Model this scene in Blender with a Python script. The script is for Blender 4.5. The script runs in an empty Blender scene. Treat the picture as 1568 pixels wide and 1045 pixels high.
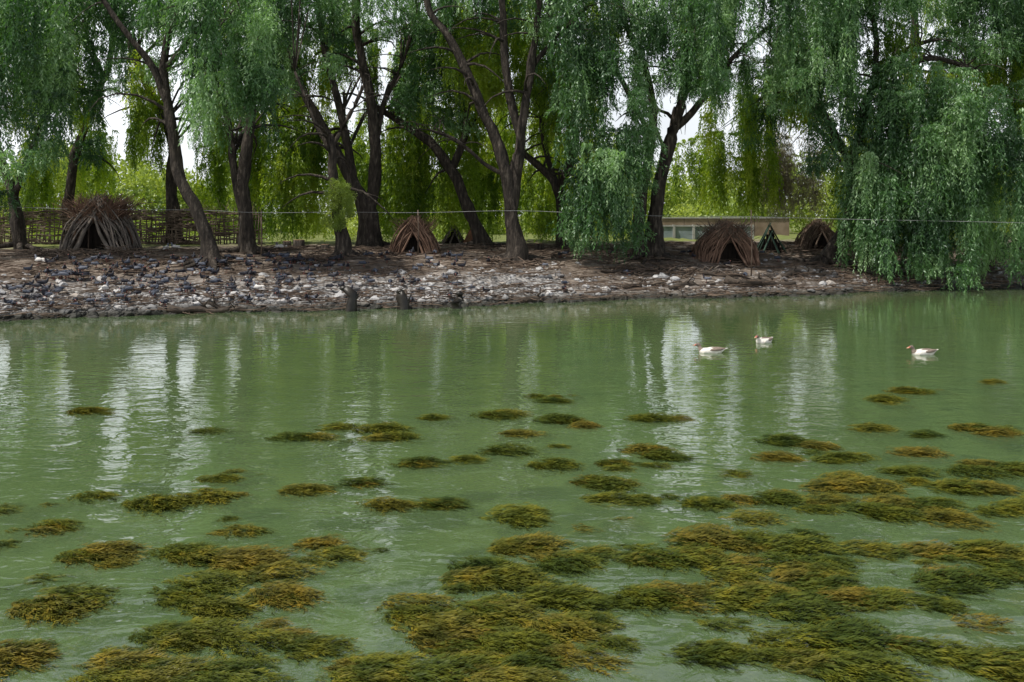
import bpy, math, random
import numpy as np
from mathutils import Vector, noise
random.seed(7); rnd=random.random; U=random.uniform
R=math.radians
scene=bpy.context.scene
CAMH=3.17; F=1524.0
# ---------------------------------------------------------------- helpers
def S(px,py,Y):            # image pixel coordinates at a chosen distance Y -> metres
    return Vector(((px-784)/F*Y, Y, CAMH-(py-330)/F*Y))
def PX(px,Y): return (px-784)/F*Y
def yw(X):
    xc=max(-45,min(60,X))
    return 35.6+.36*xc+.35*math.sin(X*.45)+.22*math.sin(X*1.3+1)
PS=[-12,-5,-1.5,0,1.2,3,6,10,14,60]; PZ=[-1.3,-1.1,-.45,0,.32,.78,1.3,1.6,1.68,1.7]
def terr(X,Y,fine=True):
    s=(Y-yw(X))*.94
    s=max(s,(-6-Y)*1.2,(abs(X)-85)*.8)
    z=float(np.interp(s,PS,PZ))
    if s>-1 and Y<75 and abs(X)<70:
        k=min(1,(s+1)/2)
        z+=k*.14*noise.noise(Vector((X*.45,Y*.45,0)))
        if fine: z+=k*(.09*noise.noise(Vector((X*1.6,Y*1.6,3)))+.04*noise.noise(Vector((X*4,Y*4,7))))
    return z
def link(o,parent=None):
    scene.collection.objects.link(o)
    if parent: o.parent=parent
    return o
def empty(name,loc=(0,0,0)):
    e=bpy.data.objects.new(name,None); e.location=loc; e.empty_display_size=.5
    return link(e)
class Geo:
    def __init__(s): s.v=[];s.f=[];s.m=[]
    def tube(s,pts,rad,n=6,mat=0,rough=0,cap=True):
        pts=[Vector(p) for p in pts]; base=len(s.v); k=len(pts); up=Vector((.31,.17,.93)) 
        for i,p in enumerate(pts):
            t=(pts[min(i+1,k-1)]-pts[max(i-1,0)])
            if t.length<1e-9: t=Vector((0,0,1))
            t.normalize()
            a=t.cross(up)
            if a.length<.2: a=t.cross(Vector((1,0,0)))
            a.normalize(); b=t.cross(a)
            for j in range(n):
                th=2*math.pi*j/n
                r=rad[i]
                if rough: r*=1+rough*noise.noise(Vector((math.cos(th)*1.7,math.sin(th)*1.7,0))+p*1.3)
                s.v.append(p+(a*math.cos(th)+b*math.sin(th))*r)
        for i in range(k-1):
            for j in range(n):
                j2=(j+1)%n
                s.f.append((base+i*n+j,base+i*n+j2,base+(i+1)*n+j2,base+(i+1)*n+j)); s.m.append(mat)
        if cap:
            s.f.append(tuple(base+j for j in range(n))[::-1]); s.m.append(mat)
            s.f.append(tuple(base+(k-1)*n+j for j in range(n))); s.m.append(mat)
    def loft(s,rings,n=12,mats=None):
        base=len(s.v)
        for (cx,cz,w,h,t) in rings:
            for j in range(n):
                th=2*math.pi*j/n
                u=h*math.sin(th)
                s.v.append(Vector((cx-math.sin(t)*u,w*math.cos(th),cz+math.cos(t)*u)))
        for i in range(len(rings)-1):
            for j in range(n):
                j2=(j+1)%n
                s.f.append((base+i*n+j,base+(i+1)*n+j,base+(i+1)*n+j2,base+i*n+j2)); s.m.append(mats[i] if mats else 0)
        s.f.append(tuple(base+j for j in range(n))); s.m.append(mats[0] if mats else 0)
        k=len(rings)-1
        s.f.append(tuple(base+k*n+j for j in range(n))[::-1]); s.m.append(mats[-1] if mats else 0)
    def ell(s,c,r,mat=0,n=8,rz=0,ry=0):
        base=len(s.v); c=Vector(c); m=n//2+1
        from mathutils import Euler
        e=Euler((0,ry,rz)).to_matrix()
        for i in range(m+1):
            ph=math.pi*i/m
            for j in range(n):
                th=2*math.pi*j/n
                s.v.append(c+e@Vector((r[0]*math.cos(ph),r[1]*math.sin(ph)*math.cos(th),r[2]*math.sin(ph)*math.sin(th))))
        for i in range(m):
            for j in range(n):
                j2=(j+1)%n
                s.f.append((base+i*n+j,base+i*n+j2,base+(i+1)*n+j2,base+(i+1)*n+j)); s.m.append(mat)
    def box(s,c,d,mat=0):
        b=len(s.v)
        for x in(-.5,.5):
            for y in(-.5,.5):
                for z in(-.5,.5): s.v.append(Vector((c[0]+x*d[0],c[1]+y*d[1],c[2]+z*d[2])))
        for q in((0,1,3,2),(4,6,7,5),(0,4,5,1),(2,3,7,6),(0,2,6,4),(1,5,7,3)):
            s.f.append(tuple(b+i for i in q)); s.m.append(mat)
    def mesh(s,name,mats,smooth=True,off=None):
        me=bpy.data.meshes.new(name)
        v=[tuple(p-off) if off is not None else tuple(p) for p in s.v]
        me.from_pydata(v,[],s.f)
        for m in mats: me.materials.append(m)
        me.polygons.foreach_set('material_index',s.m)
        me.polygons.foreach_set('use_smooth',[smooth]*len(s.f))
        me.update(); return me
    def obj(s,name,mats,parent=None,smooth=True,off=None):
        return link(bpy.data.objects.new(name,s.mesh(name,mats,smooth,off)),parent)
def spline(pts,rad,sub=5):
    P=[Vector(p) for p in pts]; out=[];ro=[]
    for i in range(len(P)-1):
        p0=P[max(i-1,0)];p1=P[i];p2=P[i+1];p3=P[min(i+2,len(P)-1)]
        for j in range(sub):
            t=j/sub
            out.append(.5*((2*p1)+(p2-p0)*t+(2*p0-5*p1+4*p2-p3)*t*t+(3*p1-p0-3*p2+p3)*t**3))
            ro.append(rad[i]*(1-t)+rad[i+1]*t)
    out.append(P[-1]); ro.append(rad[-1]); return out,ro
# ---------------------------------------------------------------- materials
def newmat(name):
    m=bpy.data.materials.new(name); m.use_nodes=True; nt=m.node_tree; nt.nodes.clear()
    o=nt.nodes.new('ShaderNodeOutputMaterial'); return m,nt,o
def N(nt,t,**k):
    n=nt.nodes.new(t)
    for a,b in k.items(): setattr(n,a,b)
    return n
def ramp(nt,fac,stops):
    r=nt.nodes.new('ShaderNodeValToRGB'); e=r.color_ramp.elements
    while len(e)<len(stops): e.new(.5)
    for i,(p,c) in enumerate(stops): e[i].position=p; e[i].color=(*c,1)
    nt.links.new(fac,r.inputs[0]); return r.outputs[0]
def nz(nt,scale,detail=4,coord='Object',stretch=None,rough=.5,dist=0):
    tc=nt.nodes.new('ShaderNodeTexCoord') if coord!='Pos' else nt.nodes.new('ShaderNodeNewGeometry')
    src=tc.outputs[coord] if coord!='Pos' else tc.outputs['Position']
    if stretch:
        mp=nt.nodes.new('ShaderNodeMapping'); mp.inputs['Scale'].default_value=stretch
        nt.links.new(src,mp.inputs[0]); src=mp.outputs[0]
    n=nt.nodes.new('ShaderNodeTexNoise'); n.inputs['Scale'].default_value=scale; n.inputs['Detail'].default_value=detail
    n.inputs['Roughness'].default_value=rough; n.inputs['Distortion'].default_value=dist
    nt.links.new(src,n.inputs['Vector']); return n.outputs[0]
def mixc(nt,f,a,b,mode='MIX'):
    m=nt.nodes.new('ShaderNodeMix'); m.data_type='RGBA'; m.blend_type=mode
    for sck,val in((0,f),(6,a),(7,b)):
        if hasattr(val,'is_linked'): nt.links.new(val,m.inputs[sck])
        elif isinstance(val,tuple): m.inputs[sck].default_value=(*val,1)
        else: m.inputs[sck].default_value=val
    return m.outputs[2]
def rough_mat(name,stops,scale=3,rough=.85,bump=.3,bscale=12,stretch=None,dist=.02,coord='Object',spec=.3):
    m,nt,o=newmat(name); p=N(nt,'ShaderNodeBsdfPrincipled'); p.inputs['Roughness'].default_value=rough
    p.inputs['Specular IOR Level'].default_value=spec
    nt.links.new(ramp(nt,nz(nt,scale,5,coord,stretch),stops),p.inputs['Base Color'])
    if bump:
        b=N(nt,'ShaderNodeBump'); b.inputs['Strength'].default_value=bump; b.inputs['Distance'].default_value=dist
        nt.links.new(nz(nt,bscale,5,coord,stretch),b.inputs['Height']); nt.links.new(b.outputs[0],p.inputs['Normal'])
    nt.links.new(p.outputs[0],o.inputs[0]); return m
def leaf_mat(name,c1,c2,c3,trans=.35,tcol=None,gloss=.07):
    m,nt,o=newmat(name)
    oi=N(nt,'ShaderNodeAttribute'); oi.attribute_name='rnd'; col=ramp(nt,oi.outputs['Fac'],[(0,c1),(.5,c2),(1,c3)])
    p=N(nt,'ShaderNodeBsdfDiffuse'); nt.links.new(col,p.inputs[0])
    t=N(nt,'ShaderNodeBsdfTranslucent')
    tc=mixc(nt,1.0,col,tcol or (1.6,1.7,.6),'MULTIPLY'); nt.links.new(tc,t.inputs[0])
    mx=N(nt,'ShaderNodeMixShader'); mx.inputs[0].default_value=trans
    nt.links.new(p.outputs[0],mx.inputs[1]); nt.links.new(t.outputs[0],mx.inputs[2])
    g=N(nt,'ShaderNodeBsdfGlossy'); g.inputs['Roughness'].default_value=.45; g.inputs[0].default_value=(.9,1,.95,1)
    m2=N(nt,'ShaderNodeMixShader'); m2.inputs[0].default_value=gloss
    nt.links.new(mx.outputs[0],m2.inputs[1]); nt.links.new(g.outputs[0],m2.inputs[2]); nt.links.new(m2.outputs[0],o.inputs[0])
    return m
M_teal=leaf_mat('willow_leaf',(.028,.072,.024),(.085,.18,.06),(.26,.39,.19),.34,(1.3,1.7,.4),.04)
M_yel=leaf_mat('willow_leaf_backlit',(.08,.15,.016),(.20,.30,.03),(.35,.43,.05),.55,(1.7,1.7,.5),.03)  # yellow-green copy of the willow leaf, backlight put into its colour
M_dry=leaf_mat('dry_willow_twigs',(.20,.17,.12),(.30,.27,.19),(.30,.31,.18),.3,(1.2,1.1,.8),.04)
M_bush=leaf_mat('bush_leaf',(.15,.22,.04),(.24,.32,.06),(.34,.41,.09),.45,(1.5,1.5,.7),.03)
M_bark=rough_mat('willow_bark',[(.3,(.014,.011,.009)),(.55,(.045,.036,.028)),(.8,(.15,.125,.10))],3,.9,1,9,(3,3,.7),.07)
M_stick=rough_mat('brushwood',[(.3,(.05,.035,.025)),(.6,(.13,.095,.07)),(.8,(.25,.2,.15))],2.5,.9,0)
M_red=rough_mat('dry_reed',[(.3,(.08,.045,.03)),(.6,(.18,.11,.075)),(.8,(.32,.21,.15))],2.5,.9,0)
M_grey=rough_mat('weathered_sticks',[(.3,(.07,.06,.05)),(.6,(.16,.135,.115)),(.8,(.30,.26,.23))],2.5,.9,0)
M_dark=rough_mat('hut_inner_shade',[(.3,(.012,.009,.007)),(.8,(.03,.022,.017))],3,.95,0)  # near-black tone, painted shade for the hut openings
def rock_mat():
    m,nt,o=newmat('bank_stone'); p=N(nt,'ShaderNodeBsdfPrincipled'); p.inputs['Roughness'].default_value=.8
    oi=N(nt,'ShaderNodeObjectInfo'); a=ramp(nt,oi.outputs['Random'],[(0,(.12,.115,.115)),(.4,(.26,.26,.26)),(.8,(.46,.455,.45)),(1,(.22,.18,.14))])
    v=ramp(nt,nz(nt,6,4),[(.3,(.7,.7,.7)),(.7,(1.2,1.2,1.2))])
    c=mixc(nt,1.0,a,v,'MULTIPLY')
    g=N(nt,'ShaderNodeNewGeometry'); sx=N(nt,'ShaderNodeSeparateXYZ'); nt.links.new(g.outputs['Position'],sx.inputs[0])
    mr=N(nt,'ShaderNodeMapRange'); mr.inputs[1].default_value=.12; mr.inputs[2].default_value=.30; nt.links.new(sx.outputs[2],mr.inputs[0])
    d=mixc(nt,mr.outputs[0],(.02,.02,.015),c); nt.links.new(d,p.inputs['Base Color'])
    nt.links.new(p.outputs[0],o.inputs[0]); return m
M_rock=rock_mat()
def ground_mat():
    m,nt,o=newmat('bank_ground'); p=N(nt,'ShaderNodeBsdfPrincipled'); p.inputs['Roughness'].default_value=.92
    p.inputs['Specular IOR Level'].default_value=.2
    at=N(nt,'ShaderNodeAttribute'); at.attribute_name='zone'; sp=N(nt,'ShaderNodeSeparateColor'); nt.links.new(at.outputs['Color'],sp.inputs[0])
    dirt=ramp(nt,nz(nt,1.3,8,rough=.7),[(.3,(.05,.038,.03)),(.5,(.14,.112,.088)),(.72,(.34,.29,.245))])
    vo=N(nt,'ShaderNodeTexVoronoi'); vo.inputs['Scale'].default_value=8; tc=N(nt,'ShaderNodeTexCoord'); nt.links.new(tc.outputs['Object'],vo.inputs['Vector'])
    peb0=ramp(nt,vo.outputs['Distance'],[(.0,(1.25,1.25,1.25)),(.45,(.9,.9,.9)),(.75,(.3,.3,.3))])
    peb=mixc(nt,1.0,ramp(nt,vo.outputs['Color'],[(.1,(.13,.13,.13)),(.5,(.27,.265,.26)),(.9,(.44,.435,.42))]),peb0,'MULTIPLY')
    grass=ramp(nt,nz(nt,.6,8,rough=.7),[(.3,(.09,.12,.03)),(.6,(.15,.17,.05)),(.8,(.25,.22,.11))])
    bed=ramp(nt,nz(nt,.8,6),[(.3,(.06,.085,.035)),(.7,(.14,.17,.07))])
    nzz=nz(nt,1.7,4)
    def thr(ch):
        mr=N(nt,'ShaderNodeMath'); mr.operation='MULTIPLY_ADD'; mr.inputs[1].default_value=.7; nt.links.new(nzz,mr.inputs[0])
        ad=N(nt,'ShaderNodeMath'); ad.operation='MULTIPLY_ADD'; ad.inputs[1].default_value=1.7; ad.inputs[2].default_value=-.7; nt.links.new(ch,ad.inputs[0])
        nt.links.new(ad.outputs[0],mr.inputs[2]); mr.use_clamp=True; return mr.outputs[0]
    c=mixc(nt,thr(sp.outputs[0]),dirt,peb); c=mixc(nt,thr(sp.outputs[1]),c,grass)
    g=N(nt,'ShaderNodeNewGeometry'); sx=N(nt,'ShaderNodeSeparateXYZ'); nt.links.new(g.outputs['Position'],sx.inputs[0])
    mr=N(nt,'ShaderNodeMapRange'); mr.inputs[1].default_value=.05; mr.inputs[2].default_value=.28; nt.links.new(sx.outputs[2],mr.inputs[0])
    c=mixc(nt,mr.outputs[0],(.025,.024,.017),c)
    c=mixc(nt,sp.outputs[2],c,bed)
    nt.links.new(c,p.inputs['Base Color'])
    b=N(nt,'ShaderNodeBump'); b.inputs['Strength'].default_value=.9; b.inputs['Distance'].default_value=.05
    nt.links.new(nz(nt,7,6,rough=.7),b.inputs['Height']); nt.links.new(b.outputs[0],p.inputs['Normal'])
    nt.links.new(p.outputs[0],o.inputs[0]); return m
# ---------------------------------------------------------------- terrain
def axis(lo,hi,st,far):
    a=list(np.arange(lo,hi+.001,st)); L=[];x=lo;d=st
    while x>-far: d*=1.35; x-=d; L.append(x)
    H=[];x=hi;d=st
    while x<far: d*=1.35; x+=d; H.append(x)
    return L[::-1]+a+H
xs=axis(-30,36,.25,1500); ys=axis(26,58,.22,1500)
V=[];C=[]
for y in ys:
    for x in xs:
        z=terr(x,y); V.append((x,y,z)); s=(y-yw(x))*.94
        left=1 if x<2 else .45
        peb=max(0,min(1,(5.5-s)/4.5))*left; gr=max(0,min(1,(s-13)/6)); bed=max(0,min(1,(-.05-z)/.2))
        C.append((peb,gr,bed,1))
nx=len(xs); Fc=[(j*nx+i,j*nx+i+1,(j+1)*nx+i+1,(j+1)*nx+i) for j in range(len(ys)-1) for i in range(nx-1)]
me=bpy.data.meshes.new('ground'); me.from_pydata(V,[],Fc); a=me.color_attributes.new('zone','FLOAT_COLOR','POINT')
a.data.foreach_set('color',np.array(C,dtype=np.float32).ravel()); me.materials.append(ground_mat())
me.polygons.foreach_set('use_smooth',[True]*len(Fc)); link(bpy.data.objects.new('ground',me))
# ---------------------------------------------------------------- water
def water_mat():
    m,nt,o=newmat('pond_water')
    col=ramp(nt,nz(nt,.12,3,'Pos'),[(.3,(.105,.168,.070)),(.7,(.138,.210,.094))])
    d=N(nt,'ShaderNodeBsdfDiffuse'); nt.links.new(col,d.inputs[0])
    t=N(nt,'ShaderNodeBsdfTransparent'); t.inputs[0].default_value=(.85,.95,.72,1)
    mx=N(nt,'ShaderNodeMixShader'); mx.inputs[0].default_value=.43
    nt.links.new(t.outputs[0],mx.inputs[1]); nt.links.new(d.outputs[0],mx.inputs[2])
    h1=nz(nt,1.0,2,'Pos',(.6,1.1,1),.5,1.2); h2=nz(nt,3.4,2,'Pos',(.75,1.1,1),.5,1.0); h3=nz(nt,12,1,'Pos',(.8,1.2,1))
    def ma(x,k,y=None):
        q=N(nt,'ShaderNodeMath'); q.operation='MULTIPLY_ADD'; q.inputs[1].default_value=k; nt.links.new(x,q.inputs[0])
        if y is None: q.inputs[2].default_value=0
        else: nt.links.new(y,q.inputs[2])
        return q.outputs[0]
    h=ma(h1,.022,ma(h2,.0110,ma(h3,.0010)))
    b=N(nt,'ShaderNodeBump'); b.inputs['Strength'].default_value=1; nt.links.new(h,b.inputs['Height'])
    # the water is calmer in the lee of the far bank
    g0=N(nt,'ShaderNodeNewGeometry'); sx=N(nt,'ShaderNodeSeparateXYZ'); nt.links.new(g0.outputs['Position'],sx.inputs[0])
    mr=N(nt,'ShaderNodeMapRange'); mr.inputs[1].default_value=7; mr.inputs[2].default_value=27; mr.inputs[3].default_value=1.15; mr.inputs[4].default_value=.30; nt.links.new(sx.outputs[1],mr.inputs[0]); nt.links.new(mr.outputs[0],b.inputs['Distance'])
    g=N(nt,'ShaderNodeBsdfGlossy'); g.inputs['Roughness'].default_value=.008; g.inputs[0].default_value=(1,1,1,1)
    fr=N(nt,'ShaderNodeFresnel'); fr.inputs[0].default_value=1.47
    nt.links.new(b.outputs[0],g.inputs['Normal']); nt.links.new(b.outputs[0],fr.inputs['Normal'])
    m2=N(nt,'ShaderNodeMixShader'); nt.links.new(fr.outputs[0],m2.inputs[0]); nt.links.new(mx.outputs[0],m2.inputs[1]); nt.links.new(g.outputs[0],m2.inputs[2])
    nt.links.new(m2.outputs[0],o.inputs[0]); return m
me=bpy.data.meshes.new('pond_water'); me.from_pydata([(-95,-12,0),(95,-12,0),(95,64,0),(-95,64,0)],[],[(0,1,2,3)]); me.materials.append(water_mat())
link(bpy.data.objects.new('pond_water',me))
# ---------------------------------------------------------------- instancing
GROUPS={}
def group_for(coll,realize):
    if coll.name in GROUPS: return GROUPS[coll.name]
    g=bpy.data.node_groups.new('scatter_'+coll.name,'GeometryNodeTree')
    g.interface.new_socket('Geometry',in_out='INPUT',socket_type='NodeSocketGeometry'); g.interface.new_socket('Geometry',in_out='OUTPUT',socket_type='NodeSocketGeometry')
    gi=g.nodes.new('NodeGroupInput'); go=g.nodes.new('NodeGroupOutput')
    ci=g.nodes.new('GeometryNodeCollectionInfo'); ci.inputs['Collection'].default_value=coll
    ci.inputs['Separate Children'].default_value=True; ci.inputs['Reset Children'].default_value=True
    ip=g.nodes.new('GeometryNodeInstanceOnPoints'); ip.inputs['Pick Instance'].default_value=True
    def na(nm,dt):
        n=g.nodes.new('GeometryNodeInputNamedAttribute'); n.data_type=dt; n.inputs['Name'].default_value=nm
        return [s for s in n.outputs if s.enabled and s.name=='Attribute'][0]
    L=g.links.new
    L(gi.outputs[0],ip.inputs['Points']); L(ci.outputs[0],ip.inputs['Instance'])
    L(na('idx','INT'),ip.inputs['Instance Index']); L(na('rot','FLOAT_VECTOR'),ip.inputs['Rotation']); L(na('scl','FLOAT_VECTOR'),ip.inputs['Scale'])
    if realize:
        r=g.nodes.new('GeometryNodeRealizeInstances'); L(ip.outputs[0],r.inputs[0]); L(r.outputs[0],go.inputs[0])
    else: L(ip.outputs[0],go.inputs[0])
    GROUPS[coll.name]=g; return g
def scatter(name,items,coll,parent=None,off=Vector((0,0,0)),realize=False):
    me=bpy.data.meshes.new(name); me.from_pydata([tuple(Vector(i[0])-off) for i in items],[],[])
    n=len(coll.objects)
    a=me.attributes.new('rot','FLOAT_VECTOR','POINT'); a.data.foreach_set('vector',np.array([i[1] for i in items],dtype=np.float32).ravel())
    a=me.attributes.new('scl','FLOAT_VECTOR','POINT'); a.data.foreach_set('vector',np.array([(i[2],)*3 if not isinstance(i[2],tuple) else i[2] for i in items],dtype=np.float32).ravel())
    a=me.attributes.new('idx','INT','POINT'); a.data.foreach_set('value',[random.randrange(n) for _ in items])
    a=me.attributes.new('rnd','FLOAT','POINT'); a.data.foreach_set('value',[max(0,min(1,.47+.95*noise.noise(Vector(i[0])*.45)+U(-.3,.3))) for i in items])
    o=link(bpy.data.objects.new(name,me),parent); md=o.modifiers.new('scatter','NODES'); md.node_group=group_for(coll,realize); return o
def coll_of(name,meshes):
    c=bpy.data.collections.new(name)
    for i,m in enumerate(meshes): c.objects.link(bpy.data.objects.new('%s_part_%02d'%(name,i),m))
    return c
rg=np.random.default_rng(3)
def quads(name,base,dr,wd,L,W,mat):
    n=len(base); v=np.zeros((n,4,3)); 
    v[:,0]=base; v[:,1]=base+dr*L[:,None]*.45+wd*W[:,None]*.5; v[:,2]=base+dr*L[:,None]; v[:,3]=base+dr*L[:,None]*.45-wd*W[:,None]*.5
    me=bpy.data.meshes.new(name); me.from_pydata(v.reshape(-1,3).tolist(),[],np.arange(n*4).reshape(-1,4).tolist()); me.materials.append(mat); return me
def tris(name,base,dr,wd,L,W,mat):
    n=len(base); v=np.zeros((n,3,3)); 
    v[:,0]=base+wd*W[:,None]*.15; v[:,1]=base+dr*L[:,None]*.35-wd*W[:,None]*.85; v[:,2]=base+dr*L[:,None]
    me=bpy.data.meshes.new(name); me.from_pydata(v.reshape(-1,3).tolist(),[],np.arange(n*3).reshape(-1,3).tolist()); me.materials.append(mat); return me
def nrm(a): return a/np.maximum(np.linalg.norm(a,axis=-1,keepdims=True),1e-6)
def strand_bundle(name,mat,nstr=9,L=1.9,spread=.5,step=.062,ll=.18,lw=.055,drop=.8,arch=.22):
    B=[];D=[]
    for k in range(nstr):
        az=rg.uniform(0,2*np.pi); o=spread*rg.uniform(.25,1); l=L*rg.uniform(.5,1); 
        t=np.arange(0,1,step/l)+rg.uniform(0,.02); e=1-np.exp(-3.2*t)
        wob=.05*np.sin(t*7+az)
        x=np.cos(az)*o*e+wob; y=np.sin(az)*o*e+wob; z=arch*np.sin(np.pi*np.minimum(t*2.5,1))-l*t*(.35+.65*np.minimum(1,t*2.5))
        P=np.stack([x,y,z],1); b=rg.uniform(0,2*np.pi,len(t))
        d=np.stack([np.cos(b)*.55+np.cos(az)*.3,np.sin(b)*.55+np.sin(az)*.3,-drop+rg.normal(0,.25,len(t))],1); B.append(P);D.append(d)
    B=np.concatenate(B);D=nrm(np.concatenate(D)); n=len(B)
    W=nrm(np.cross(D,nrm(rg.normal(0,1,(n,3)))))
    return tris(name,B,D,W,ll*rg.uniform(.7,1.25,n),lw*rg.uniform(.8,1.2,n),mat)
def blob(name,mat,n=420,r=1.0,ll=.2,lw=.14):
    P=nrm(rg.normal(0,1,(n,3)))*(rg.uniform(.15,1,n)**.5)[:,None]*r*np.array([1,1,.75]); D=nrm(P+rg.normal(0,.5,(n,3))); W=nrm(np.cross(D,nrm(rg.normal(0,1,(n,3)))))
    return tris(name,P,D,W,ll*rg.uniform(.6,1.2,n),lw*rg.uniform(.7,1.2,n),mat)
C_teal=coll_of('willow_sprays',[strand_bundle('ws%d'%i,M_teal,lw=.054) for i in range(6)])
C_puff=coll_of('willow_tufts',[strand_bundle('wt%d'%i,M_teal,nstr=13,L=1.15,spread=.62,step=.06,ll=.19,lw=.054,drop=.6,arch=.28) for i in range(6)])
C_yel=coll_of('backlit_sprays',[strand_bundle('ys%d'%i,M_yel,nstr=8,L=2.2,spread=.42,step=.07,ll=.19,lw=.06) for i in range(6)])
C_dry=coll_of('dry_sprays',[strand_bundle('ds%d'%i,M_dry,nstr=9,L=1.6,spread=.8,step=.07,ll=.22,lw=.034) for i in range(4)])
C_bush=coll_of('bush_sprays',[blob('bs%d'%i,M_bush) for i in range(4)])
COL={'t':C_teal,'y':C_yel,'d':C_dry,'p':C_puff}
# ---------------------------------------------------------------- trees
trees=[
 dict(Y=38,roots=7,limbs=[[(325,405,13),(318,365,10),(298,318,9),(275,270,9),(266,215,8),(258,160,7),(250,100,6),(262,40,5),(290,-20,4),(310,-140,3)],[(258,160,6),(225,90,5),(170,20,4),(120,-60,3)],[(251,105,5),(300,50,4),(345,-10,3)]]),
 dict(Y=42,roots=5,limbs=[[(382,385,12),(376,330,10),(372,270,9),(380,200,8),(392,120,6),(400,20,4),(395,-90,3)],[(374,330,8),(358,260,6),(352,200,5),(330,120,4),(320,20,3)]]),
 dict(Y=41,roots=5,limbs=[[(525,398,11),(520,350,9),(512,290,8),(508,235,7),(505,205,6)],[(508,235,4),(480,180,3),(452,110,2)],[(507,225,4),(540,170,3),(560,130,2)]]),
 dict(Y=46,roots=5,limbs=[[(568,375,16),(562,320,13),(540,280,9),(505,215,8),(470,150,6),(445,80,5),(430,-30,3)],[(563,335,10),(575,260,9),(572,190,8),(560,120,7),(545,40,6),(548,-60,5),(560,-180,3)],[(540,280,7),(525,190,6),(508,120,5),(492,50,4),(480,-80,3)],[(574,220,5),(590,150,4),(618,90,3),(640,20,2)]]),
 dict(Y=48,roots=4,limbs=[[(738,375,11),(722,330,9),(690,260,8),(650,212,7),(600,180,5),(560,150,4)],[(690,260,6),(715,200,5),(705,140,4),(690,60,3)]]),
 dict(Y=42,roots=11,limbs=[[(788,403,16),(786,350,12),(778,280,10),(762,220,9),(738,170,8),(715,110,7),(690,60,6),(655,10,5),(640,-100,4)],[(783,320,9),(793,250,9),(800,190,8),(812,110,6),(822,40,5),(832,-90,4)],[(797,210,7),(782,150,6),(772,80,6),(768,0,5),(750,-140,3)],[(812,110,4),(850,60,3),(900,10,3)],[(776,270,4),(740,250,3),(700,215,3),(660,200,2)]]),
 dict(Y=44,roots=14,limbs=[[(1000,397,15),(1004,340,12),(1010,280,10),(1028,210,9),(1045,150,8),(1060,80,6),(1080,0,5),(1090,-140,3)],[(975,385,11),(982,310,9),(992,250,7),(1000,180,6),(985,100,5),(950,20,4),(930,-80,3)],[(1030,200,6),(1080,150,5),(1120,90,4),(1180,40,3)],[(995,210,4),(950,120,4),(915,80,3)]]),
 dict(Y=48,roots=4,limbs=[[(862,375,9),(860,320,8),(850,280,7),(820,250,6),(790,225,4)],[(855,290,6),(882,220,5),(865,130,5),(870,40,4),(890,-90,3)],[(860,310,5),(830,200,4),(845,120,3)]]),
 dict(Y=45,roots=8,limbs=[[(1262,412,12),(1285,362,9),(1305,310,8),(1308,250,7),(1320,180,7),(1350,110,6),(1400,70,4),(1440,60,3)],[(1308,260,6),(1275,200,5),(1235,140,4),(1200,90,3)],[(1335,140,5),(1340,40,4),(1300,-80,3)],[(1350,110,5),(1430,90,4),(1500,110,3)]]),
 dict(Y=49,roots=4,limbs=[[(1562,400,12),(1566,340,11),(1580,260,10),(1570,150,8),(1540,60,6),(1500,-60,4)],[(1575,200,6),(1530,140,5),(1490,110,3)]]),
 dict(Y=44,roots=4,limbs=[[(32,385,9),(22,310,8),(5,250,7),(-20,180,7),(-30,80,6),(0,-90,4)],[(22,300,6),(60,200,5),(100,120,4),(110,0,3)]]),
 dict(Y=50,roots=2,limbs=[[(268,375,10),(262,300,9),(265,220,8),(225,130,6),(190,40,4),(180,-60,3)]]),
 dict(Y=50,roots=2,limbs=[[(110,375,9),(105,300,8),(120,220,7),(160,120,5),(180,20,4)]]),
 dict(Y=54,roots=2,limbs=[[(1365,372,10),(1365,300,9),(1380,200,8),(1400,60,6),(1390,-60,4)]]),
 dict(Y=40,roots=3,limbs=[[(-200,395,16),(-205,300,13),(-180,200,10),(-150,100,8),(-140,-80,4)]]),
 dict(Y=50,roots=3,limbs=[[(1740,395,16),(1745,300,13),(1720,200,10),(1700,100,8),(1690,-80,4)]]),
]
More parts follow.
